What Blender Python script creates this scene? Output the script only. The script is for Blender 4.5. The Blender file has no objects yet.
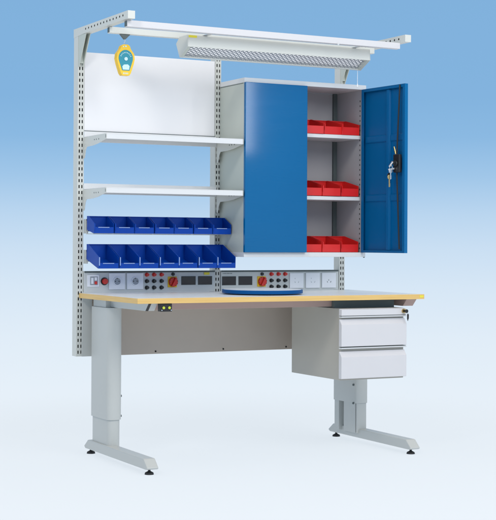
import bpy, bmesh, math, random
from mathutils import Vector, Matrix
random.seed(7)
S = bpy.context.scene
COL = S.collection
R = math.radians

# ------------------------------------------------------------------ materials
def srgb(r, g, b):
    f = lambda c: (c/255/12.92) if c/255 <= .04045 else ((c/255+.055)/1.055)**2.4
    return (f(r), f(g), f(b), 1)

def mat(name, col, rough=.5, metal=0, spec=.5, var=.04, nscale=9., bump=.0, bscale=900., coat=0., emit=None, estr=0., ior=1.5):
    m = bpy.data.materials.new(name); m.use_nodes = True
    nt = m.node_tree; b = nt.nodes['Principled BSDF']
    b.inputs['Roughness'].default_value = rough
    b.inputs['Metallic'].default_value = metal
    b.inputs['Specular IOR Level'].default_value = spec
    b.inputs['Coat Weight'].default_value = coat
    b.inputs['Coat Roughness'].default_value = .08
    tc = nt.nodes.new('ShaderNodeTexCoord')
    n = nt.nodes.new('ShaderNodeTexNoise'); n.inputs['Scale'].default_value = nscale
    n.inputs['Detail'].default_value = 6
    nt.links.new(tc.outputs['Object'], n.inputs['Vector'])
    mr = nt.nodes.new('ShaderNodeMapRange')
    mr.inputs['To Min'].default_value = 1-var; mr.inputs['To Max'].default_value = 1+var
    nt.links.new(n.outputs['Fac'], mr.inputs['Value'])
    vm = nt.nodes.new('ShaderNodeVectorMath'); vm.operation = 'SCALE'
    vm.inputs[0].default_value = col[:3]
    nt.links.new(mr.outputs['Result'], vm.inputs['Scale'])
    nt.links.new(vm.outputs['Vector'], b.inputs['Base Color'])
    r2 = nt.nodes.new('ShaderNodeMapRange')
    r2.inputs['To Min'].default_value = max(0, rough-.06); r2.inputs['To Max'].default_value = min(1, rough+.06)
    nt.links.new(n.outputs['Fac'], r2.inputs['Value'])
    nt.links.new(r2.outputs['Result'], b.inputs['Roughness'])
    if bump:
        n2 = nt.nodes.new('ShaderNodeTexNoise'); n2.inputs['Scale'].default_value = bscale
        nt.links.new(tc.outputs['Object'], n2.inputs['Vector'])
        bp = nt.nodes.new('ShaderNodeBump'); bp.inputs['Strength'].default_value = bump
        bp.inputs['Distance'].default_value = .0006
        nt.links.new(n2.outputs['Fac'], bp.inputs['Height'])
        nt.links.new(bp.outputs['Normal'], b.inputs['Normal'])
    if emit:
        b.inputs['Emission Color'].default_value = emit
        b.inputs['Emission Strength'].default_value = estr
    return m

M = {}
M['frame'] = mat('powder_coat_light_grey', srgb(207, 208, 202), .42, bump=.25, var=.03)
M['white'] = mat('powder_coat_white', srgb(217, 218, 219), .38, bump=.2, var=.02)
M['leg'] = mat('silver_grey_paint', srgb(188, 190, 187), .36, bump=.3, var=.03)
M['side'] = mat('cabinet_grey_paint', srgb(192, 197, 188), .42, bump=.25, var=.03)
M['drawer'] = mat('drawer_front_white_grey', srgb(208, 206, 208), .4, bump=.25, var=.02)
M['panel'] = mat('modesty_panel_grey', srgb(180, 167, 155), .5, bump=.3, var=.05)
M['apron'] = mat('apron_brown_grey', srgb(176, 148, 138), .5, bump=.2)  # reddish tint paints in the reflection of the wood edge
M['board'] = mat('white_board', srgb(233, 232, 234), .6, var=.015, nscale=3)
M['blue'] = mat('blue_door_paint', srgb(0, 96, 150), .3, spec=.10, bump=.3, bscale=160, coat=.5, var=.05, nscale=4)
M['blue_in'] = mat('blue_door_inside_paint', srgb(0, 92, 146), .4, spec=.15, bump=.2, var=.06, nscale=5)
M['bin_blue'] = mat('blue_bin_plastic', srgb(2, 62, 158), .38, spec=.18, coat=.05, var=.05, nscale=14)
M['bin_red'] = mat('red_bin_plastic', srgb(214, 34, 32), .35, coat=.15, var=.05, nscale=14)
M['lip'] = mat('painted_lip_highlight', srgb(132, 156, 204), .5)  # pale colour of the highlights painted on bin lips and corners
M['black'] = mat('black_plastic', (.012, .012, .013, 1), .4)
M['hole'] = mat('dark_hole', (.02, .021, .022, 1), .9, spec=.1)
M['rubber'] = mat('black_rubber', (.014, .014, .015, 1), .65)
M['dteal'] = mat('dark_grey_steel', srgb(84, 94, 94), .5)
M['console'] = mat('console_grey_aluminium', srgb(204, 207, 205), .38, bump=.2, var=.03)
M['socket'] = mat('socket_white_plastic', srgb(238, 239, 243), .3)
M['socketg'] = mat('socket_recess_grey', srgb(160, 165, 172), .4)
M['display'] = mat('display_window', srgb(38, 30, 30), .15)
M['red'] = mat('red_plastic', srgb(214, 44, 34), .3)
M['yellow'] = mat('yellow_plastic', srgb(238, 192, 18), .35)
M['yellow_st'] = mat('yellow_sticker', srgb(228, 214, 60), .5, var=.1, nscale=200)
M['teal'] = mat('teal_label', srgb(0, 136, 156), .4, var=.12, nscale=60)
M['cream'] = mat('cream_label', srgb(196, 222, 228), .45, var=.12, nscale=120)
M['steel'] = mat('bright_steel', (.72, .73, .75, 1), .25, metal=1)
M['reflector'] = mat('lamp_reflector', srgb(240, 243, 250), .4, emit=(1, 1, 1, 1), estr=.6)
M['louvre'] = mat('louvre_aluminium', srgb(150, 155, 162), .4)
M['tube'] = mat('fluorescent_tube', srgb(245, 247, 250), .3, emit=(1, 1, 1, 1), estr=.9)
M['brass'] = mat('brass', (.65, .47, .2, 1), .3, metal=1)
M['green'] = mat('green_contact', srgb(190, 205, 60), .35)
M['disc'] = mat('blue_turntable_plastic', srgb(0, 76, 138), .4, spec=.15)
M['cord'] = mat('white_cord', srgb(232, 234, 236), .5)
M['hinge'] = mat('hinge_blue_steel', srgb(40, 110, 170), .4)

# laminate top: cool grey with fine speckle
def laminate():
    m = mat('grey_laminate', srgb(222, 226, 228), .36, var=.04, nscale=420, spec=.6)
    return m
M['lam'] = laminate()
def scuffs(m, amount=.1):
    nt = m.node_tree; b = nt.nodes['Principled BSDF']; tc = nt.nodes.new('ShaderNodeTexCoord')
    mp = nt.nodes.new('ShaderNodeMapping'); mp.inputs['Scale'].default_value = (2, 14, 14); mp.inputs['Rotation'].default_value = (0, 0, .5)
    n = nt.nodes.new('ShaderNodeTexNoise'); n.inputs['Scale'].default_value = 2; n.inputs['Detail'].default_value = 4
    nt.links.new(tc.outputs['Object'], mp.inputs['Vector']); nt.links.new(mp.outputs['Vector'], n.inputs['Vector'])
    mr = nt.nodes.new('ShaderNodeMapRange'); mr.inputs['From Min'].default_value = .35; mr.inputs['From Max'].default_value = .7
    old = b.inputs['Roughness'].default_value
    mr.inputs['To Min'].default_value = old-amount; mr.inputs['To Max'].default_value = old+amount
    nt.links.new(n.outputs['Fac'], mr.inputs['Value']); nt.links.new(mr.outputs['Result'], b.inputs['Roughness'])
scuffs(M['lam'], .07); scuffs(M['blue'], .05)

# wood edge: beech grain running along X (and Y on the sides)
def wood():
    m = bpy.data.materials.new('beech_edge'); m.use_nodes = True
    nt = m.node_tree; b = nt.nodes['Principled BSDF']; b.inputs['Roughness'].default_value = .42
    tc = nt.nodes.new('ShaderNodeTexCoord'); mp = nt.nodes.new('ShaderNodeMapping')
    mp.inputs['Scale'].default_value = (3, 3, 160)
    n = nt.nodes.new('ShaderNodeTexNoise'); n.inputs['Scale'].default_value = 2.2; n.inputs['Detail'].default_value = 8
    cr = nt.nodes.new('ShaderNodeValToRGB')
    cr.color_ramp.elements[0].position = .3; cr.color_ramp.elements[0].color = srgb(212, 172, 100)
    cr.color_ramp.elements[1].position = .7; cr.color_ramp.elements[1].color = srgb(226, 190, 118)
    nt.links.new(tc.outputs['Object'], mp.inputs['Vector']); nt.links.new(mp.outputs['Vector'], n.inputs['Vector'])
    nt.links.new(n.outputs['Fac'], cr.inputs['Fac']); nt.links.new(cr.outputs['Color'], b.inputs['Base Color'])
    return m
M['wood'] = wood()
M['ped'] = mat('pedestal_grey_shaded', srgb(174, 169, 159), .42, bump=.25, var=.03)  # same paint as the drawer fronts, with under-desk shade in the colour
M['cabin'] = mat('cabinet_inside_grey_shaded', srgb(172, 171, 174), .45, bump=.2, var=.04)  # cabinet paint again, darkened to hold the shade of the interior

# ------------------------------------------------------------------ mesh helpers
def box(bm, x0, x1, y0, y1, z0, z1):
    vs = [bm.verts.new((x, y, z)) for x in (x0, x1) for y in (y0, y1) for z in (z0, z1)]
    for f in ((0, 1, 3, 2), (4, 6, 7, 5), (0, 4, 5, 1), (2, 3, 7, 6), (0, 2, 6, 4), (1, 5, 7, 3)):
        bm.faces.new([vs[i] for i in f])
    return vs

def prism(bm, pts, axis, a, b):
    """extrude a 2-D outline: axis X -> pts (y,z); Y -> (x,z); Z -> (x,y)"""
    def mk(p, t):
        return {'X': (t, p[0], p[1]), 'Y': (p[0], t, p[1]), 'Z': (p[0], p[1], t)}[axis]
    A = [bm.verts.new(mk(p, a)) for p in pts]; B = [bm.verts.new(mk(p, b)) for p in pts]
    n = len(pts)
    bm.faces.new(A); bm.faces.new(B[::-1])
    for i in range(n):
        bm.faces.new((A[i], B[i], B[(i+1) % n], A[(i+1) % n]))
    return A + B

def cyl(bm, p0, p1, r0, r1=None, n=20):
    r1 = r0 if r1 is None else r1
    p0 = Vector(p0); p1 = Vector(p1); d = (p1-p0); L = d.length
    q = d.normalized().to_track_quat('Z', 'Y').to_matrix().to_4x4()
    bmesh.ops.create_cone(bm, cap_ends=True, segments=n, radius1=r0, radius2=r1, depth=L,
                          matrix=Matrix.Translation((p0+p1)/2) @ q)

def ball(bm, c, r, n=12):
    bmesh.ops.create_uvsphere(bm, u_segments=n*2, v_segments=n, radius=r, matrix=Matrix.Translation(c))

def tube(bm, pts, r, n=10):
    for a, b in zip(pts[:-1], pts[1:]):
        cyl(bm, a, b, r, n=n); 
    for p in pts[1:-1]: ball(bm, p, r, 5)

def rrect(x0, x1, y0, y1, r, n=6):
    out = []
    for cx, cy, a0 in ((x1-r, y1-r, 0), (x0+r, y1-r, 90), (x0+r, y0+r, 180), (x1-r, y0+r, 270)):
        for i in range(n+1):
            a = R(a0+90*i/n); out.append((cx+r*math.cos(a), cy+r*math.sin(a)))
    return out

def obj(name, bm, m, parent=None, bevel=0., smooth=False, origin=None, rot=None, label=None):
    """link bm as one mesh; verts are in world metres, re-based on the parent's thing origin"""
    bmesh.ops.recalc_face_normals(bm, faces=bm.faces[:])
    me = bpy.data.meshes.new(name)
    base = Vector((0, 0, 0))
    q = parent
    while q is not None:
        base += Vector(q.location); q = q.parent
    bm.transform(Matrix.Translation(-base))
    if smooth:
        for f in bm.faces: f.smooth = True
    bm.to_mesh(me); bm.free()
    o = bpy.data.objects.new(name, me); COL.objects.link(o)
    me.materials.append(m)
    o.parent = parent
    if bevel:
        b = o.modifiers.new('bevel', 'BEVEL'); b.width = bevel; b.segments = 2; b.limit_method = 'ANGLE'
        b.angle_limit = R(40)
    if smooth:
        e = o.modifiers.new('split', 'EDGE_SPLIT'); e.split_angle = R(35)
    if label: o['label'] = label
    return o

def nb(): return bmesh.new()
def B(name, dims, m, parent, bevel=.0012, **k):
    bm = nb(); box(bm, *dims); return obj(name, bm, m, parent, bevel, **k)

def thing(name, label, cat, loc, group=None):
    o = bpy.data.objects.new(name, None); COL.objects.link(o)
    o.empty_display_size = .1
    o.location = loc; o['label'] = label; o['category'] = cat
    if group: o['group'] = group
    return o

def copy_tree(o, parent=None):
    kids = [c for c in COL.objects if c.parent == o]
    c = o.copy(); COL.objects.link(c); c.parent = parent
    for k in kids: copy_tree(k, c)
    return c

# ------------------------------------------------------------------ WORKBENCH
wb = thing('workbench', 'grey steel technician workbench with beech-edged top, perforated rear posts and T-shaped legs',
           'workbench', (.78, -.35, 0))
DX0, DX1, DY0, DZ0, DZ1 = .012, 1.553, -.7086, .7583, .7816

bm = nb(); box(bm, DX0+.003, DX1-.003, DY0+.003, -.001, DZ0, DZ1)
top = obj('desktop', bm, M['lam'], wb, .0006)
bm = nb()
box(bm, DX0, DX1, DY0, DY0+.0029, DZ0-.0006, DZ1-.0002)
box(bm, DX0, DX0+.0029, DY0+.003, -.001, DZ0-.0006, DZ1-.0002)
box(bm, DX1-.0029, DX1, DY0+.003, -.001, DZ0-.0006, DZ1-.0002)
obj('edge_band', bm, M['wood'], top, .0005)
B('sticker', (1.525, 1.548, DY0-.0008, DY0-.0001, .766, .776), M['yellow_st'], top, 0)

# legs: outer sleeve (part), inner column, foot, rubber feet and support arm (sub-parts)
def leg(x0, mirror):
    sx = -1 if mirror else 1
    def X(v): return x0 + sx*v
    def bx(bm, a, b, *r):
        a, b = sorted((X(a), X(b))); box(bm, a, b, *r)
    a, b = sorted((X(.0), X(.076)))
    bm = nb(); prism(bm, rrect(a, b, -.283, -.046 if not mirror else -.062, .030 if not mirror else .010), 'Z', .192 if not mirror else .205, .720)
    sl = obj('leg', bm, M['leg'], wb, smooth=True)
    bm = nb()
    a, b = sorted((X(.006), X(.070)))
    if not mirror:
        prism(bm, rrect(a, b, -.277, -.054, .026), 'Z', .05, .22)
    else:   # inner face with the adjusting recess and the guide slit
        pts = [(b, -.068), (a, -.068), (a, -.112), (a+.03, -.112), (a+.03, -.150), (a+.006, -.150), (a+.006, -.262),
               (a+.02, -.262), (a+.02, -.270), (a+.006, -.270), (a+.006, -.277), (b, -.277)]
        prism(bm, pts, 'Z', .05, .22)
    obj('inner_column', bm, M['leg'], sl, smooth=not mirror, bevel=0 if not mirror else .001)
    # foot: long box, chamfered ends
    bm = nb()
    f0, f1 = sorted((X(-.004), X(.052)))
    rb = .014 if mirror else 0
    prof = [(.012+rb, .036), (-.004+rb, .026), (-.720, .024), (-.742, .026), (-.745, .034), (-.706, .068), (-.70, .070), (-.045+rb, .072), (-.036+rb, .070)]
    prism(bm, prof, 'X', f0, f1)
    obj('foot', bm, M['leg'], sl, .004)
    for y in (-.705, -.012):
        bm = nb(); xc = X(.024)
        cyl(bm, (xc, y, 0.0), (xc, y, .008), .021, .019, 24); cyl(bm, (xc, y, .008), (xc, y, .014), .019, .008, 24)
        cyl(bm, (xc, y, .012), (xc, y, .028), .006)
        obj('rubber_foot', bm, M['rubber'], sl, smooth=True)
    # support arm below the top, chamfered front
    bm = nb(); a, b = sorted((X(.030), X(.074)) if not mirror else (X(-.03), X(.03)))
    prism(bm, [(-.03, .7575), (-.03, .722), (-.640, .722), (-.675, .7575)], 'X', a, b)
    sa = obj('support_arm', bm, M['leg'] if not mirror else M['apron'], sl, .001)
    if not mirror:
        bm = nb(); prism(bm, [(-.6415, .7218), (-.6765, .7570), (-.6785, .7570), (-.6435, .7218)], 'X', a-.001, a+.012); obj('end_slit', bm, M['black'], sl)  # black strip laid over the chamfer to paint its shaded slit
    bm = nb()
    for z in (.300, .205):
        a, b = (X(.076), X(.082)); cyl(bm, (a, -.240 if not mirror else -.266, z), (b+(.004 if not mirror else 0), -.240 if not mirror else -.266, z), .0055)
    obj('bolt', bm, M['dteal'], sl, smooth=True)
    return sl
L1 = leg(.051, False)
L2 = leg(1.502, True)
B('mounting_bracket', (.056, .120, -.235, -.08, .7205, .7573), M['leg'], L1)
bm = nb(); cyl(bm, (.0556, -.135, .560), (.0548, -.135, .560), .010, n=24); obj('sticker', bm, M['yellow_st'], L1)
B('plate', (.0545, .0556, -.205, -.165, .200, .222), M['cream'], L1, 0)

# front apron and modesty panel
B('front_apron', (.133, 1.44, -.575, -.548, .7225, .7575), M['apron'], wb)
bm = nb(); box(bm, .036, 1.497, -.006, -.001, .473, .7575)
box(bm, .036, 1.497, -.001, .012, .473, .476)
mp_ = obj('modesty_panel', bm, M['panel'], wb, .001)
bm = nb()
for x in (.42, .80, 1.17):
    cyl(bm, (x, -.0055, .486), (x, -.0085, .486), .0042, n=14)
obj('screw', bm, M['hole'], mp_, smooth=True)
B('side_plate', (.0235, .0765, -.012, -.0065, .473, .7575), M['leg'], wb)

# perforated uprights (front plate has real slots, channel behind)
def upright(x0, z0, z1):
    w = .033; bm = nb()
    box(bm, x0, x0+.0015, .0016, .056, z0, z1); box(bm, x0+w-.0015, x0+w, .0016, .056, z0, z1)
    box(bm, x0+.0015, x0+w-.0015, .050, .0515, z0, z1)
    cols = ((.0062, .0122), (.0208, .0268)); xs = [0, .0062, .0122, .0208, .0268, w]
    for a, b in ((0, .0062), (.0122, .0208), (.0268, w)): box(bm, x0+a, x0+b, 0, .0015, z0, z1)
    p = .0288; z = z0; 
    while z < z1-1e-6:
        e = min(z+.013, z1)
        for a, b in cols: box(bm, x0+a, x0+b, .00005, .00145, z, e)
        z += p
    u = obj('upright', bm, M['frame'], wb)
    bm = nb(); box(bm, x0+.003, x0+w-.003, .016, .018, z0+.002, z1-.02); obj('channel_shade', bm, M['hole'], u)  # dark sheet in place of the shade seen through the slots
    return u
U0 = upright(0, .473, 2.068)
U1 = upright(.75, .477, 1.985)
U2 = upright(1.5, .473, 2.068)

# overhead arms with adjustment holes and gussets
def arm(x0, u):
    bm = nb()
    prism(bm, [(.058, 2.072), (.058, 2.030), (-.06, 2.036), (-.6125, 2.0365), (-.6125, 2.072)], 'X', x0-.001, x0+.034)
    a = obj('overhead_arm', bm, M['frame'], u, .0015)
    bm = nb()
    for i in range(13):
        y = -.10-.038*i
        cyl(bm, (x0-.0012, y, 2.056), (x0-.0016, y, 2.056), .0052, n=12)
        box(bm, x0+.0342, x0+.0345, y-.004, y+.004, 2.05, 2.06)
    obj('hole', bm, M['hole'], u)
    bm = nb()
    prism(bm, [(-.0005, 2.0355), (-.0005, 1.885), (-.010, 1.885), (-.100, 2.0355)], 'X', x0+.022, x0+.0255)
    prism(bm, [(-.0005, 2.0355), (-.0005, 1.885), (-.010, 1.885), (-.100, 2.0355)], 'X', x0+.001, x0+.0045)
    box(bm, x0+.0046, x0+.0219, -.016, -.0012, 1.9, 2.0355)
    obj('gusset', bm, M['side'], u, .0006)
arm(0, U0); arm(1.5, U2)

# overhead rails
bm = nb(); box(bm, .014, 1.497, -.572, -.538, 2.005, 2.0355)
fr = obj('front_rail', bm, M['drawer'], wb, .002)
B('rail_end', (.0132, .0139, -.569, -.541, 2.008, 2.0325), M['dteal'], fr, 0)
bm = nb(); cyl(bm, (1.13, -.572, 2.007), (1.13, -.579, 2.003), .005); obj('knob', bm, M['white'], fr, smooth=True)
bm = nb(); box(bm, .020, 1.490, -.350, -.322, 2.006, 2.0355)
rr = obj('rear_rail', bm, M['frame'], wb, .002)
B('rail_end', (.0192, .0199, -.347, -.325, 2.009, 2.0325), M['dteal'], rr, 0)

# back board
bm = nb(); box(bm, .034, .749, .002, .012, 1.572, 1.958)
bb = obj('back_board', bm, M['board'], wb, .003)
bm = nb(); box(bm, .034, .749, -.004, .0015, 1.566, 1.5745); obj('board_trim', bm, M['dteal'], bb, .0008)

# bin rails
for z0, z1 in ((1.072, 1.140), (.925, .990)):
    bm = nb()
    box(bm, .034, .749, -.040, -.036, z0+.01, z1); box(bm, .034, .749, -.046, -.036, z1-.006, z1+.002)
    box(bm, .034, .039, -.046, -.001, z0, z1+.002); box(bm, .744, .749, -.046, -.001, z0, z1+.002)
    if z0 > 1: box(bm, .034, .749, -.128, -.036, z0-.004, z0+.0)
    obj('bin_rail', bm, M['leg'], wb)

# ------------------------------------------------------------------ SHELVES
def shelf(zt, label):
    t = thing('wall_shelf', label, 'shelf', (.4, -.145, zt-.027), 'white shelves on the left bay')
    bm = nb(); box(bm, .0325, .757, -.2915, -.002, zt-.003, zt)
    box(bm, .0325, .757, -.2915, -.289, zt-.026, zt-.003)
    box(bm, .0325, .757, -.283, -.289, zt-.026, zt-.0235)
    box(bm, .0325, .757, -.0045, -.002, zt-.024, zt-.003)
    box(bm, .0325, .757, -.0045, -.002, zt, zt+.028)
    obj('shelf_board', bm, M['white'], t, .0008)
    z = zt
    pr = [(-.2925, z-.001), (-.2925, z-.026), (-.19, z-.043), (-.125, z-.049), (-.045, z-.051), (-.032, z-.066), (-.018, z-.105), (-.0015, z-.105), (-.0015, z-.004)]
    for x in (.0295, .7575):
        bm = nb(); prism(bm, pr, 'X', x, x+.0025)
        br = obj('bracket', bm, M['frame'], t, .0006)
        bm = nb()
        for y in (-.20, -.17, -.145): cyl(bm, (x-.0008, y, z-.022), (x+.0001, y, z-.022), .0035, n=12)
        box(bm, x-.0009, x-.0001, -.290, -.2855, z-.021, z-.006)
        obj('hole', bm, M['dteal'], br)
shelf(1.543, 'upper white metal shelf on angled brackets directly below the white back board')
shelf(1.2885, 'lower white metal shelf on angled brackets above the small blue bins')

# ------------------------------------------------------------------ BINS
def make_bin(kind, w, d, hb, hf, lip, m, name, rise=0.):
    """origin: back bottom left corner; front towards -Y"""
    t = thing(name, '', 'bin', (0, 0, 0))
    bm = nb(); th = .0022; tp = .003
    prof = [(0, rise), (0, hb), (-.022, hb), (-d-.002, hf), (-d, .0), (-d+.012, 0)]
    for a in (0., w-th): prism(bm, prof, 'X', a, a+th)
    box(bm, th, w-th, -th, 0, rise, hb)
    prism(bm, [(-d+.001, 0), (-d+.012, 0), (-th, rise), (-th, rise+th), (-d+.012, th), (-d+.001, th)], 'X', th, w-th)
    prism(bm, [(-d, .0), (-d-.001, lip), (-d+.002, lip), (-d+.002, .0)], 'X', th, w-th)
    # rolled rims
    box(bm, th, w-th, -.006, -th, hb-.004, hb)
    body = obj('body', bm, m, t, .0008)
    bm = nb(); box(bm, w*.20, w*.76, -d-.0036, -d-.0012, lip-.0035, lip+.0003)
    obj('label_strip', bm, M['lip'], t, .0004)  # pale strip painting the highlight along the front lip
    bm = nb(); prism(bm, [(-d-.0028, hf-.001), (-d-.0048, hf-.003), (-d-.0044, lip*.55), (-d-.0022, lip*.55)], 'X', .0, .0045)
    obj('front_corner_rib', bm, M['lip'] if kind == 'big' else m, t)  # on big bins the pale colour paints the front edge highlight
    return t

ordn = ['leftmost', 'second from the left', 'third from the left', 'middle', 'third from the right', 'second from the right', 'rightmost']
pitch = .1045
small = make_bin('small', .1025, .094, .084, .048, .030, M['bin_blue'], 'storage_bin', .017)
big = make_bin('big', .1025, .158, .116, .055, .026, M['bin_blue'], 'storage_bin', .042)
for proto, y, z, row in ((small, -.050, 1.0725, 'shallow upper row just under the lower shelf'), (big, -.048, .9045, 'deeper lower row above the power panels')):
    for i in range(7):
        o = proto if i == 0 else copy_tree(proto)
        o.location = (.031+(pitch+(.0016 if proto is small else .0006))*i, y-(.0, .0012, .0004, .0016, .0, .001, .0005)[i], z)
        o.rotation_euler.z = R((0, .5, -.4, .3, -.5, .4, -.2)[i])
        o['label'] = '%s blue bin of the %s' % (ordn[i], row)
        o['category'] = 'bin'
        o['group'] = 'small blue bins of the upper row' if proto is small else 'larger blue bins of the lower row'
red = make_bin('small', .1065, .150, .083, .054, .040, M['bin_red'], 'storage_bin')
bpy.data.objects.remove([c for c in COL.objects if c.parent == red and c.name.startswith('label_strip')][0])
n = 0
for z, row in ((1.5905, 'top shelf of the open cabinet'), (1.2735, 'middle shelf of the open cabinet'), (.9845, 'floor of the open cabinet')):
    xs = [1.132, 1.244, 1.352] if z < 1.5 else [1.142, 1.248, 1.354]
    if z > 1.5: xs = [1.036] + xs
    nm = ['left', 'middle', 'right'] if len(xs) == 3 else ['far left, almost hidden', 'second from the left', 'third from the left', 'rightmost']
    for i, x in enumerate(xs):
        o = red if n == 0 else copy_tree(red); n += 1
        o.location = (x, -.099-(.004 if i % 2 else 0), z)
        o.rotation_euler.z = R((0, -1.5, 1, .5)[i])
        o['label'] = '%s red bin on the %s' % (nm[i], row)
        o['category'] = 'bin'; o['group'] = 'red bins inside the wall cabinet'

# ------------------------------------------------------------------ WALL CABINET
cb = thing('wall_cabinet', 'grey wall cabinet with blue doors, one shut and one open showing red bins',
           'cabinet', (1.13, -.135, .96))
X0, X1, YF, YB, Z0, Z1 = .777, 1.488, -.267, -.003, .96, 1.8504
bm = nb(); box(bm, X0, X0+.0012, YF, YB, Z0+.001, Z1-.001)
box(bm, X0+.0012, X0+.016, YF, YF+.0012, Z0+.024, Z1-.0238)
obj('left_side', bm, M['side'], cb)
bm = nb(); box(bm, X1-.017, X1-.001, YF, YB, Z0+.001, Z1-.001)
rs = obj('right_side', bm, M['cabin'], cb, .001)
bm = nb()
for i in range(31):
    z = 1.0+.0255*i
    box(bm, X1-.0176, X1-.0171, YF+.020, YF+.026, z, z+.009)
obj('shelf_hole', bm, M['hole'], rs)
bm = nb(); box(bm, X0+.0012, X1-.017, YB-.003, YB-.0005, Z0+.024, Z1-.0238)
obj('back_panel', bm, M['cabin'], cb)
bm = nb(); box(bm, X1-.040, X1-.0172, YB-.016, YB-.0032, Z0+.024, Z1-.0238)
obj('corner_flange_shade', bm, M['dteal'], cb)  # corner flange and the shadow of the corner as one dark strip
bm = nb(); box(bm, X0-.002, X1+.003, YF-.004, YB, Z1-.0235, Z1)
obj('top_panel', bm, M['white'], cb, .0015)
bm = nb(); box(bm, X0-.0005, X1+.002, YF-.004, YB, Z0, Z0+.0235)
obj('bottom_panel', bm, M['white'], cb, .0015)
bm = nb(); box(bm, X0+.0015, X0+.004, YF+.002, YB-.001, Z1-.030, Z1-.0238); 
box(bm, X0-.0008, X0-.0002, YF+.01, YB-.003, Z1-.0285, Z1-.0255)
obj('seam', bm, M['dteal'], cb)
B('foot_tab', (1.481, 1.489, -.268, -.262, Z0-.004, Z0+.004), M['dteal'], cb)
for z in (1.571, 1.2525):
    bm = nb(); box(bm, X0+.0016, X1-.0178, -.250, YB-.017, z, z+.0185)
    obj('inner_shelf', bm, M['white'], cb, .001)
# left door, closed
bm = nb(); box(bm, X0-.006, 1.1268, -.2905, -.2722, .983, 1.8265)
ld = obj('left_door', bm, M['blue'], cb, .0022)
# right door, swung open about its hinge
HX, HY = 1.4765, -.274
dl = bpy.data.objects.new('right_door', bpy.data.meshes.new('right_door'))
ang = R(-85.7)
def door_piece(name, bmf, m, parent, bevel=.001, smooth=False, label=None):
    bm = nb(); bmf(bm)
    # local: x along the door from the hinge, +y = outer face, -y = inside ; swing so +x points to the viewer
    T = Matrix.Translation((HX, HY, 0)) @ Matrix.Rotation(ang, 4, 'Z')
    bm.transform(T)
    return obj(name, bm, m, parent, bevel, smooth, label=label)
bpy.data.objects.remove(dl)
W = .356; z0, z1 = .983, 1.8265
def pan(bm):
    box(bm, 0, W, .0, .0015, z0, z1)
    for a, b in ((0, .0015), (W-.0015, W)): box(bm, a, b, -.0175, -.0001, z0, z1)
    box(bm, .0016, W-.0016, -.0175, -.0001, z0, z0+.0015); box(bm, .0016, W-.0016, -.0175, -.0001, z1-.0015, z1)
    box(bm, W-.018, W-.0016, -.0175, -.016, z0+.0016, z1-.0016)
    box(bm, .0016, .020, -.0175, -.016, z0+.0016, z1-.0016)
    box(bm, .0202, W-.0182, -.0175, -.016, z1-.016, z1-.0016)
    box(bm, .0202, W-.0182, -.0175, -.016, z0+.0016, z0+.012)
rd = door_piece('right_door', pan, M['blue_in'], cb, .0006, label='right blue door standing open, its ribbed inside facing left')
rd.data.name = 'right_door'
def ribs(bm):
    prism(bm, [(.196, -.0002), (.202, -.012), (.222, -.012), (.228, -.0002)], 'Z', z0+.013, z1-.017)
    for z in (1.564, 1.262):
        prism(bm, [(-.0002, z-.02), (-.006, z-.014), (-.006, z+.014), (-.0002, z+.02)], 'X', .021, .195)
        prism(bm, [(-.0002, z-.02), (-.006, z-.014), (-.006, z+.014), (-.0002, z+.02)], 'X', .229, W-.02)
door_piece('stiffening_rib', ribs, M['blue_in'], rd, .0015)
def edge(bm): box(bm, W, W+.0016, -.0180, .0016, z0, z1)
door_piece('door_edge', edge, M['blue'], rd, .0006)
def rods(bm):
    cyl(bm, (.322, -.0215, z1-.004), (.300, -.0215, 1.475), .0042, n=12)
    cyl(bm, (.300, -.0215, 1.39), (.322, -.0215, z0+.02), .0042, n=12)
door_piece('locking_rod', rods, M['black'], rd, 0, True)
def lockbox(bm):
    box(bm, .286, .334, -.034, -.0176, 1.385, 1.475)
    cyl(bm, (.31, -.034, 1.43), (.31, -.044, 1.43), .015, n=20)
lk = door_piece('lock', lockbox, M['black'], rd, .003)
def handle(bm):
    cyl(bm, (.306, -.040, 1.405), (.276, -.054, 1.400), .0050, n=12); cyl(bm, (.300, -.046, 1.44), (.280, -.052, 1.415), .006, n=12)
door_piece('latch_handle', handle, M['steel'], lk, 0, True)
def hinges(bm):
    for z in (1.06, 1.40, 1.74): cyl(bm, (-.004, .004, z-.03), (-.004, .004, z+.03), .004, n=12)
door_piece('hinge', hinges, M['hinge'], rd, 0, True)
# keys in that lock
def T3(x, y, z): 
    v = Matrix.Rotation(ang, 4, 'Z') @ Vector((x, y, 0)); return (HX+v.x, HY+v.y, z)
kz = thing('key_bunch', 'small bunch of keys hanging from the lock inside the open blue door', 'keys', T3(.291, -.055, 1.37))
def key(parent, px, py, pz, dz, m, lean):
    bm = nb(); c = Vector(T3(px, py, pz))
    cyl(bm, c+Vector((0, .0015, 0)), c+Vector((0, -.0015, 0)), .011, n=18)
    box(bm, c.x-.0032+lean*.3, c.x+.0032+lean*.3, c.y-.001, c.y+.001, c.z-dz, c.z-.009)
    for k in range(3): box(bm, c.x+.003+lean*.3, c.x+.0065+lean*.3, c.y-.001, c.y+.001, c.z-dz+.004+.006*k, c.z-dz+.007+.006*k)
    return obj('key', bm, m, parent, .0004)
key(kz, .294, -.056, 1.392, .042, M['steel'], 0); key(kz, .283, -.056, 1.372, .045, M['black'], .0)
key(kz, .289, -.060, 1.362, .05, M['brass'], 0)
bm = nb()
c = Vector(T3(.291, -.052, 1.408))
tube(bm, [c+Vector((0, .012*math.cos(a), .012*math.sin(a))) for a in [i*math.tau/14 for i in range(15)]], .0013, 6)
obj('ring', bm, M['steel'], kz, smooth=True)
def lever(bm):
    cyl(bm, (.292, -.0215, 1.478), (.283, -.026, 1.515), .0055, .003, 12)
door_piece('rod_clip', lever, M['brass'], lk, 0, True)

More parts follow.
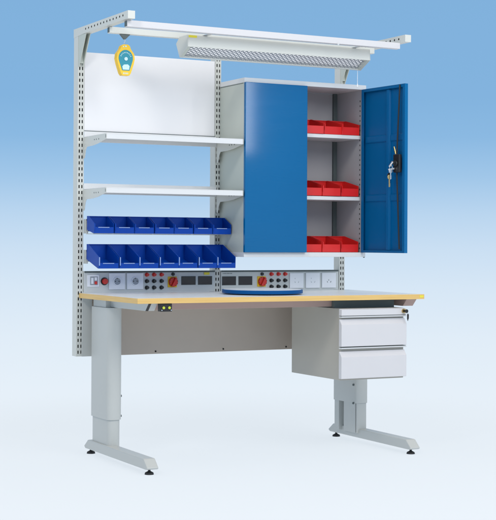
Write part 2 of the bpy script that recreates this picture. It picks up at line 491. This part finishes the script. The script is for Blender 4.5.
# ------------------------------------------------------------------ DRAWER PEDESTAL
pd = thing('drawer_unit', 'light grey three-drawer pedestal slung under the right end of the desktop', 'drawer unit', (1.27, -.39, .38))
PX0, PX1 = 1.090, 1.452
bm = nb(); box(bm, PX0, PX1, -.676, -.205, .372, .716)
obj('body', bm, M['ped'], pd, .0015)
bm = nb(); box(bm, PX0+.010, PX1-.005, -.600, -.24, .7163, .7573); obj('mounting_rail', bm, M['dteal'], pd)
def drawer(zb, zt, name, bev, gap):
    bm = nb(); y0, y1 = -.6765, -.702
    pts = [(y0, zb), (y1+.001, zb), (y1, zb+.002), (y1, zt-bev), (y1+.018, zt-.002), (y1+.018, zt), (y0, zt)]
    prism(bm, pts, 'X', 1.0785, PX1+.001)
    d = obj(name, bm, M['drawer'], pd, .0015)
    return d
d0 = drawer(.683, .7155, 'pencil_drawer', .003, 0)
d1 = drawer(.535, .666, 'drawer', .026, 0)
d2 = drawer(.381, .511, 'drawer', .026, 0)
for d, z in ((d0, .674), (d1, .524)):
    bm = nb(); prism(bm, [(-.6768, z), (-.699, z), (-.7035, z+.004), (-.7035, z+.0062), (-.6768, z+.0062)], 'X', 1.0785, PX1+.001)
    obj('handle_lip', bm, M['white'], d, .001)
    bm = nb(); box(bm, 1.082, PX1-.001, -.6995, -.6772, z+.0068, z+.0085); obj('handle_gap', bm, M['dteal'], d)
bm = nb(); cyl(bm, (1.434, -.7022, .701), (1.434, -.710, .701), .011, n=24)
lo = obj('lock', bm, M['brass'], d0, smooth=True)
ky = thing('drawer_key', 'small key with dark tag hanging from the lock of the top drawer', 'key', (1.434, -.716, .66))
bm = nb(); box(bm, 1.4325, 1.4355, -.728, -.7105, .695, .707); cyl(bm, (1.434, -.728, .701), (1.434, -.731, .701), .009); obj('key', bm, M['black'], ky, .0006)
bm = nb(); prism(bm, [(1.441, .690), (1.447, .684), (1.4465, .666), (1.441, .652), (1.437, .664), (1.437, .684)], 'Y', -.7305, -.7275); obj('tag', bm, M['black'], ky, .0008)
bm = nb(); tube(bm, [(1.434, -.730, .697), (1.441, -.729, .694), (1.443, -.729, .685)], .0012, 6); obj('loop', bm, M['steel'], ky, smooth=True)

# ------------------------------------------------------------------ TASK LIGHT
tl = thing('task_light', 'long light grey fluorescent bench light with diamond louvre hung under the overhead rails', 'lamp', (.87, -.43, 1.9))
LX0, LX1 = .356, 1.372
A_, B_, C_, D_ = (-.487, 2.0045), (-.492, 1.949), (-.402, 1.906), (-.362, 1.976)
def lerp(p, q, t): return (p[0]+(q[0]-p[0])*t, p[1]+(q[1]-p[1])*t)
nrm = Vector((C_[1]-B_[1], -(C_[0]-B_[0]))).normalized()      # outward (down/front) in (y,z)
if nrm.y > 0: nrm = -nrm
def off(p, d): return (p[0]+nrm.x*d, p[1]+nrm.y*d)
bi, ci = off(B_, -.020), off(C_, -.020)
bm = nb()
prism(bm, [A_, (B_[0]+.0, B_[1]), lerp(B_, C_, .05), off(lerp(B_, C_, .05), -.02), off(lerp(B_, C_, .93), -.02), lerp(B_, C_, .93), C_, D_, (-.40, 2.0045)], 'X', LX0+.0021, LX1-.0021)
obj('housing', bm, M['frame'], tl, .0012)
for a, b in ((LX0, LX0+.002), (LX1-.002, LX1)):
    bm = nb(); prism(bm, [A_, B_, C_, D_, (-.40, 2.0045)], 'X', a, b); obj('end_cap', bm, M['frame'], tl, .0005)
bm = nb(); p, q = off(lerp(B_, C_, .07), -.0185), off(lerp(B_, C_, .91), -.0185)
prism(bm, [p, q, off(q, -.001), off(p, -.001)], 'X', LX0+.02, LX1-.02)
obj('reflector', bm, M['reflector'], tl)
bm = nb()
p, q = off(lerp(B_, C_, .06), -.0075), off(lerp(B_, C_, .92), -.0075)
pv, qv = Vector((0, p[0], p[1])), Vector((0, q[0], q[1])); wv = (qv-pv); n3 = Vector((0, nrm.x, nrm.y))
Lw = wv.length
def blade(a, b, h=.0035, t=.0017):
    """thin blade between two points of the louvre plane (x, s) with s = 0..1 across"""
    P = pv+wv*a[1]+Vector((a[0], 0, 0)); Q = pv+wv*b[1]+Vector((b[0], 0, 0)); d = (Q-P).normalized(); s = d.cross(n3).normalized()*t
    vs = []
    for c in (P, Q):
        for u in (-1, 1):
            for k in (0, 1): vs.append(bm.verts.new(c+s*u+n3*h*(k-.2)))
    for f in ((0, 1, 3, 2), (4, 6, 7, 5), (0, 4, 5, 1), (2, 3, 7, 6), (0, 2, 6, 4), (1, 5, 7, 3)): bm.faces.new([vs[i] for i in f])
xa, xb = LX0+.022, LX1-.022
step = .0225; k = -8
while xa+k*step < xb:
    for sgn in (0, 1):
        x_0 = xa+k*step; x_1 = x_0+Lw*1.0
        if sgn: s0, s1 = 1., 0.
        else: s0, s1 = 0., 1.
        a, b = x_0, x_1; t0, t1 = 0., 1.
        if a < xa: t0 = (xa-a)/(b-a)
        if b > xb: t1 = (xb-a)/(b-a)
        if t1-t0 > .02:
            blade((a+(b-a)*t0, s0+(s1-s0)*t0), (a+(b-a)*t1, s0+(s1-s0)*t1))
    k += 1
obj('louvre', bm, M['louvre'], tl)
bm = nb(); prism(bm, [off(lerp(B_, C_, .05), -.019), lerp(B_, C_, .05), lerp(B_, C_, .93), off(lerp(B_, C_, .93), -.019)], 'X', LX0+.0022, LX0+.018)
prism(bm, [off(lerp(B_, C_, .05), -.019), lerp(B_, C_, .05), lerp(B_, C_, .93), off(lerp(B_, C_, .93), -.019)], 'X', LX1-.018, LX1-.0022)
obj('end_baffle', bm, M['side'], tl)
B('sticker', (.362, .405, -.4884, -.4875, 1.992, 2.003), M['yellow_st'], tl, 0)
bm = nb()
for x in (.45, 1.28):
    box(bm, x-.012, x+.012, -.537, -.402, 2.0054, 2.0075)
obj('hanger', bm, M['steel'], tl)
bm = nb(); cyl(bm, (1.352, -.404, 1.905), (1.352, -.404, 1.838), .0012, n=8); cyl(bm, (1.352, -.404, 1.838), (1.352, -.404, 1.822), .0026, .0034, 10)
obj('pull_cord', bm, M['cord'], tl, smooth=True)

# ------------------------------------------------------------------ TOOL BALANCER
tb = thing('tool_balancer', 'yellow tool balancer with teal face hanging on a hook from the rear overhead rail', 'tool balancer', (.102, -.335, 1.81))
cx, zc = .102, 1.885
out = [(-.020, 1.951), (-.012, 1.957), (.012, 1.957), (.021, 1.950), (.026, 1.936), (.043, 1.914), (.046, 1.890), (.041, 1.866), (.026, 1.822), (.019, 1.812), (-.016, 1.812),
       (-.024, 1.822), (-.039, 1.866), (-.045, 1.890), (-.042, 1.914), (-.026, 1.936)]
bm = nb(); prism(bm, [(cx+a, b) for a, b in out], 'Y', -.350, -.318)
bod = obj('body', bm, M['yellow'], tb, .004)
ti = [(a*.82, 1.885+(b-1.885)*.78 + (.002)) for a, b in [(math.cos(t)*.044, 1.892+math.sin(t)*.05) for t in [R(-20+i*220/16) for i in range(17)]]]
ti = [(x, z) for x, z in ti] + [(-.018, 1.835), (.019, 1.835)]
bm = nb(); prism(bm, [(cx+a, b) for a, b in ti], 'Y', -.3515, -.3503)
obj('face_plate', bm, M['teal'], tb, .0003)
bm = nb(); cyl(bm, (cx, -.3517, 1.889), (cx, -.355, 1.889), .0085, n=20)
cyl(bm, (cx-.012, -.3504, 1.946), (cx-.012, -.3512, 1.946), .003); cyl(bm, (cx+.0, -.3504, 1.948), (cx, -.3512, 1.948), .004)
obj('hub', bm, M['cream'], tb, smooth=True)
bm = nb(); prism(bm, [(cx-.015, 1.8385), (cx+.016, 1.8385), (cx+.019, 1.856), (cx+.010, 1.864), (cx-.010, 1.862), (cx-.018, 1.853)], 'Y', -.3522, -.3516)
obj('label', bm, M['cream'], tb)
bm = nb()
for i in range(9):
    t = R(25+i*130/8); px, pz = cx+math.cos(t)*.0275, 1.890+math.sin(t)*.029
    q = [(-.0018, -.0026), (.0018, -.0026), (.0018, .0026), (-.0018, .0026)]
    prism(bm, [(px+a*math.sin(t)+b_*math.cos(t), pz-a*math.cos(t)+b_*math.sin(t)) for a, b_ in q], 'Y', -.3520, -.3516)
for i in range(4): box(bm, cx-.013+i*.007, cx-.009+i*.007, -.3506, -.3502, 1.818, 1.825)
lm = obj('printed_mark', bm, M['cream'], tb)
bm = nb(); prism(bm, [(cx-.026, 2.0055), (cx-.004, 1.982), (cx+.002, 1.982), (cx+.026, 2.0055)], 'Y', -.343, -.329); obj('rail_hook', bm, M['dteal'], tb, .001)
bm = nb(); tube(bm, [(cx, -.336, 1.984), (cx+.003, -.336, 1.976), (cx-.002, -.336, 1.968), (cx, -.336, 1.955)], .0016, 8); obj('hanging_wire', bm, M['steel'], tb, smooth=True)

# ------------------------------------------------------------------ POWER CONSOLES
YC = -.009
def console(x0, x1, label):
    t = thing('power_console', label, 'power panel', ((x0+x1)/2, .005, .783), 'power panels at the back of the desktop')
    bm = nb(); box(bm, x0, x1, YC, .030, .7825, .888); obj('housing', bm, M['console'], t, .0015)
    bm = nb(); box(bm, x0+.001, x1-.001, YC-.003, YC-.0001, .880, .8885); obj('top_trim', bm, M['dteal'], t, .0005)
    return t
def socket(t, x0, x1, z0, z1, kind):
    bm = nb(); box(bm, x0, x1, YC-.007, YC-.0002, z0, z1); s = obj('socket', bm, M['socket'], t, .0018)
    cx, cz = (x0+x1)/2, (z0+z1)/2
    bm = nb()
    if kind == 'round':
        r = .0215
        for i in range(28):      # raised ring around the well
            a0, a1 = i*math.tau/28, (i+1)*math.tau/28
            prism(bm, [(cx+r*math.cos(a0), cz+r*math.sin(a0)), (cx+r*math.cos(a1), cz+r*math.sin(a1)), (cx+(r-.004)*math.cos(a1), cz+(r-.004)*math.sin(a1)), (cx+(r-.004)*math.cos(a0), cz+(r-.004)*math.sin(a0))], 'Y', YC-.0115, YC-.0072)
        obj('rim', bm, M['socket'], s)
        bm = nb(); cyl(bm, (cx, YC-.0072, cz), (cx, YC-.0076, cz), r-.0045, n=28); obj('well', bm, M['socketg'], s)
        bm = nb()
        for dx in (-.0095, .0095): cyl(bm, (cx+dx, YC-.0077, cz), (cx+dx, YC-.0081, cz), .0025, n=12)
        box(bm, cx-.002, cx+.002, YC-.0081, YC-.0077, cz+.0125, cz+.0165)
        obj('pin_hole', bm, M['hole'], s)
    else:
        box(bm, cx-.0028, cx-.0008, YC-.0076, YC-.0071, cz-.002, cz+.005) if kind == 'three' else box(bm, cx-.012, cx-.010, YC-.0076, YC-.0071, cz+.008, cz+.014)
        for dx, rot in ((-.009, 1), (.009, -1)):
            prism(bm, [(cx+dx-.0012, cz-.012), (cx+dx+.0012, cz-.012), (cx+dx+.0012-rot*.003, cz-.0045), (cx+dx-.0012-rot*.003, cz-.0045)], 'Y', YC-.0076, YC-.0071)
        obj('pin_hole', bm, M['socketg'] if kind == 'two' else M['hole'], s)
def jacks(t, xs, zs):
    for j, z in enumerate(zs):
        for x in xs:
            bm = nb(); cyl(bm, (x, YC-.0002, z), (x, YC-.006, z), .0105, .0095, 20); cyl(bm, (x, YC-.006, z), (x, YC-.018, z), .0075, .0068, 20)
            obj('terminal_post', bm, M['red'] if j == 0 else M['black'], t, smooth=True, label='red terminal post' if j == 0 else 'black terminal post')
def knob(t, x, z):
    bm = nb(); box(bm, x-.025, x+.025, YC-.003, YC-.0002, z-.027, z+.027); p = obj('switch_plate', bm, M['yellow'], t, .001)
    bm = nb(); cyl(bm, (x+.003, YC-.0032, z), (x+.003, YC-.014, z), .0245, .023, 32)
    prism(bm, [(x-.012, z-.020), (x-.004, z-.023), (x+.018, z+.018), (x+.010, z+.023)], 'Y', YC-.026, YC-.0138)
    obj('rotary_knob', bm, M['red'], p, .0015)
    bm = nb(); 
    for i in range(10):
        a = i*math.tau/10+.2; cyl(bm, (x+.003+.0215*math.cos(a), YC-.0142, z+.0215*math.sin(a)), (x+.003+.0215*math.cos(a), YC-.0150, z+.0215*math.sin(a)), .0022, n=8)
    obj('position_mark', bm, M['black'], p)
    bm = nb(); cyl(bm, (x+.003, YC-.0002, z+.039), (x+.003, YC-.009, z+.039), .0085, .0075, 20); obj('indicator', bm, M['black'], t, smooth=True)
def display(t, x0, x1, z0, z1):
    bm = nb(); box(bm, x0-.002, x1+.002, YC-.0022, YC-.0002, z0-.002, z1+.002); f = obj('meter', bm, M['dteal'], t, .0008)
    bm = nb(); box(bm, x0, x1, YC-.0030, YC-.0023, z0, z1); obj('meter_window', bm, M['display'], f)

c1 = console(.0345, .7485, 'left power panel with round sockets, breaker switch and red button behind the desktop')
bm = nb(); box(bm, .050, .112, YC-.004, YC-.0002, .812, .870); sw = obj('breaker', bm, M['socket'], c1, .001)
bm = nb(); box(bm, .064, .104, YC-.0065, YC-.0041, .820, .862); obj('breaker_cover', bm, M['socketg'], sw, .003)
bm = nb(); box(bm, .069, .081, YC-.009, YC-.0066, .826, .856); box(bm, .087, .099, YC-.009, YC-.0066, .842, .858); obj('rocker', bm, M['socket'], sw, .001)
bm = nb(); box(bm, .087, .099, YC-.012, YC-.0066, .824, .838); obj('red_toggle', bm, M['red'], sw, .001)
bm = nb(); cyl(bm, (.141, YC-.0002, .838), (.141, YC-.005, .838), .0195, .0185, 28); bt = obj('button_collar', bm, M['black'], c1, smooth=True)
bm = nb(); cyl(bm, (.141, YC-.0052, .838), (.141, YC-.017, .838), .0145, .013, 28); obj('red_button', bm, M['red'], bt, smooth=True)
socket(c1, .163, .249, .797, .878, 'round')
socket(c1, .259, .347, .797, .878, 'round')
jacks(c1, (.368, .407, .448), (.869, .837, .805))
knob(c1, .508, .832)
display(c1, .560, .637, .818, .858); display(c1, .654, .730, .818, .858)
B('sticker', (.685, .716, YC-.0036, YC-.0031, .867, .879), M['yellow_st'], c1, 0)
c2 = console(.7845, 1.4885, 'right power panel with three square white sockets behind the desktop')
bm = nb()
for i in range(9): box(bm, .793+.0062*i, .793+.0062*i+(.0042 if i % 3 else .0030), YC-.0006, YC-.0001, .8705, .8745)
obj('printed_mark', bm, M['dteal'], c2)
display(c2, .791, .868, .814, .856); display(c2, .886, .963, .814, .856)
knob(c2, 1.019, .830)
jacks(c2, (1.077, 1.119, 1.159), (.868, .835, .803))
socket(c2, 1.186, 1.270, .793, .873, 'two'); socket(c2, 1.284, 1.370, .793, .873, 'two'); socket(c2, 1.383, 1.470, .793, .873, 'three')

# grounding socket box under the front edge
gb = thing('grounding_box', 'small black grounding socket box clipped under the front edge of the desktop', 'socket box', (.166, -.69, .72))
B('housing', (.128, .184, -.702, -.6695, .7205, .7570), M['black'], gb, .002)
for x in (.142, .170):
    bm = nb(); cyl(bm, (x, -.7022, .738), (x, -.7055, .738), .0062, n=18); obj('contact_stud', bm, M['green'], gb, smooth=True)
bm = nb()
for x in (.133, .179): cyl(bm, (x, -.7022, .727), (x, -.7042, .727), .0028, n=12)
obj('screw', bm, M['steel'], gb, smooth=True)

# turntable on the desktop
tt = thing('turntable', 'flat round blue turntable lying on the desktop in front of the right power panel', 'turntable', (.80, -.42, .782))
bm = nb(); cyl(bm, (.80, -.42, .7820), (.80, -.42, .7870), .17, n=64); obj('base', bm, M['black'], tt, smooth=True)
bm = nb(); cyl(bm, (.80, -.42, .7872), (.80, -.42, .8045), .197, n=96); dk = obj('rim', bm, M['disc'], tt, .002, smooth=False)
bm = nb(); cyl(bm, (.80, -.42, .8046), (.80, -.42, .8056), .190, n=96); obj('top_disc', bm, M['lam'], tt)

# ------------------------------------------------------------------ tidy: patterns join their part, loose pieces get their own object
def absorb(o):
    """a printed or punched pattern becomes part of its carrier's mesh, with its own material slot"""
    p = o.parent
    sib = [c for c in COL.objects if c.parent == p and c.type == 'MESH' and c != o]
    if p.type == 'EMPTY':
        p = [c for c in sib if c.name.split('.')[0] in ('face_plate', 'housing', 'body')][0]
    elif p.name.startswith('upright'):
        p = [c for c in sib if c.name.startswith('overhead_arm')][0]
    bm = nb(); bm.from_mesh(p.data); n0 = len(bm.faces)
    bm.from_mesh(o.data); bm.faces.ensure_lookup_table()
    for f in bm.faces[n0:]: f.material_index = 1
    bm.to_mesh(p.data); bm.free(); p.data.materials.append(o.data.materials[0])
    bpy.data.objects.remove(o)

def split_loose(o):
    bm = nb(); bm.from_mesh(o.data); bm.verts.index_update()
    seen = set(); comps = []
    for v in bm.verts:
        if v.index in seen: continue
        st = [v]; seen.add(v.index); c = []
        while st:
            a = st.pop(); c.append(a.index)
            for e in a.link_edges:
                b_ = e.other_vert(a)
                if b_.index not in seen: seen.add(b_.index); st.append(b_)
        comps.append(set(c))
    if len(comps) > 1:
        src = o.data.copy()
        for k, comp in enumerate(comps):
            b2 = nb(); b2.from_mesh(src); b2.verts.index_update()
            bmesh.ops.delete(b2, geom=[v for v in b2.verts if v.index not in comp], context='VERTS')
            if k == 0: b2.to_mesh(o.data)
            else:
                me = src.copy(); b2.to_mesh(me); d = o.copy(); d.data = me; COL.objects.link(d); d.parent = o.parent
            b2.free()
    bm.free()
for o in list(COL.objects):
    k = o.name.split('.')[0]
    if k in ('hole', 'shelf_hole', 'printed_mark', 'seam'):
        if k == 'seam': continue
        absorb(o)
for o in list(COL.objects):
    k = o.name.split('.')[0]
    if k in ('screw', 'bolt', 'hinge', 'locking_rod', 'position_mark', 'pin_hole', 'stiffening_rib', 'rocker', 'hub', 'hanger', 'end_baffle'): split_loose(o)

# ------------------------------------------------------------------ FLOOR
fm = bpy.data.materials.new('studio_floor'); fm.use_nodes = True
nt = fm.node_tree; b = nt.nodes['Principled BSDF']
FLOORCOL = (.755, .80, .84, 1)
b.inputs['Base Color'].default_value = FLOORCOL; b.inputs['Roughness'].default_value = .9; b.inputs['Specular IOR Level'].default_value = .05
tc = nt.nodes.new('ShaderNodeTexCoord'); ln = nt.nodes.new('ShaderNodeVectorMath'); ln.operation = 'LENGTH'
nt.links.new(tc.outputs['Object'], ln.inputs[0])
mr = nt.nodes.new('ShaderNodeMapRange'); mr.interpolation_type = 'SMOOTHERSTEP'
mr.inputs['From Min'].default_value = 1.0; mr.inputs['From Max'].default_value = 3.5
mr.inputs['To Min'].default_value = .22; mr.inputs['To Max'].default_value = 0
nt.links.new(ln.outputs['Value'], mr.inputs['Value']); nt.links.new(mr.outputs['Result'], b.inputs['Alpha'])
bm = nb(); bmesh.ops.create_circle(bm, cap_ends=True, segments=96, radius=3.6)
fl = obj('floor', bm, fm); fl.location = (.78, -.35, 0); fl['kind'] = 'structure'

# ------------------------------------------------------------------ WORLD: graded blue surround
w = bpy.data.worlds.new('World'); S.world = w; w.use_nodes = True
nt = w.node_tree; bg = nt.nodes['Background']
tc = nt.nodes.new('ShaderNodeTexCoord'); sp = nt.nodes.new('ShaderNodeSeparateXYZ')
nt.links.new(tc.outputs['Generated'], sp.inputs[0])
mr = nt.nodes.new('ShaderNodeMapRange'); mr.inputs['From Min'].default_value = -.25; mr.inputs['From Max'].default_value = .75
nt.links.new(sp.outputs['Z'], mr.inputs['Value'])
cr = nt.nodes.new('ShaderNodeValToRGB'); nt.links.new(mr.outputs['Result'], cr.inputs['Fac'])
def zy(y): return math.sin(math.atan((242-y+(13 if y < 420 else 0))/1411))
stops = [(zy(520), (235, 243, 251)), (zy(420), (233, 242, 250)), (zy(350), (225, 237, 248)), (zy(300), (215, 231, 246)), (zy(260), (202, 223, 243)),
         (zy(225), (185, 213, 239)), (zy(190), (161, 199, 233)), (zy(150), (139, 185, 226)), (zy(110), (131, 179, 222)), (zy(0), (129, 177, 220)), (.30, (129, 177, 220))]
el = cr.color_ramp.elements
while len(el) > 1: el.remove(el[-1])
el[0].position = (stops[0][0]+.25); el[0].color = srgb(*stops[0][1])
for z, c in stops[1:]:
    e = el.new(z+.25); e.color = srgb(*c)
e = el.new(.42+.25); e.color = (.80, .80, .80, 1)  # neutral overhead, out of view, added to light the bench from above
nt.links.new(cr.outputs['Color'], bg.inputs['Color']); bg.inputs['Strength'].default_value = 1.0

# ------------------------------------------------------------------ LAMPS
def area(name, loc, target, size, power, col=(1, 1, 1)):
    l = bpy.data.lights.new(name, 'AREA'); l.energy = power; l.size = size; l.color = col; l.shape = 'DISK'
    o = bpy.data.objects.new(name, l); COL.objects.link(o); o.location = loc
    o.rotation_euler = (Vector(target)-Vector(loc)).to_track_quat('-Z', 'Y').to_euler()
    return o
area('softbox_key', (1.0, -5.0, 3.7), (.8, -.3, 1.1), 2.6, 116, (1, .99, .97))
area('softbox_left', (-3.4, -3.4, 4.3), (.8, -.3, 1.1), 1.1, 66, (1, .96, .89))
strip = area('softbox_strip', (3.16, -4.9, 2.45), (.8, -.3, 1.4), .24, 13, (1, 1, 1))
strip.data.shape = 'RECTANGLE'; strip.data.size_y = 1.3

# ------------------------------------------------------------------ CAMERA
cam = bpy.data.cameras.new('camera'); co = bpy.data.objects.new('camera', cam); COL.objects.link(co); S.camera = co
yaw, pit, rol = R(27.7612), R(.5022), R(.2971)
F = Vector((math.sin(yaw)*math.cos(pit), math.cos(yaw)*math.cos(pit), math.sin(pit)))
Rt = Vector((math.cos(yaw), -math.sin(yaw), 0)); Up = Rt.cross(F)
R2 = Rt*math.cos(rol)+Up*math.sin(rol); U2_ = -Rt*math.sin(rol)+Up*math.cos(rol)
mt = Matrix((R2, U2_, -F)).transposed().to_4x4(); mt.translation = Vector((-2.5026, -6.4411, 1.0334))
co.matrix_world = mt
f = 1410.92
cam.sensor_fit = 'VERTICAL'; cam.sensor_height = 24; cam.lens = f/520*24
cam.shift_x = (248-238.46)/520; cam.shift_y = -(260-229.79)/520
cam.clip_start = .1; cam.clip_end = 200

S.view_settings.view_transform = 'Standard'; S.view_settings.look = 'None'
S.view_settings.exposure = 0; S.view_settings.gamma = 1
S.render.engine = 'CYCLES'
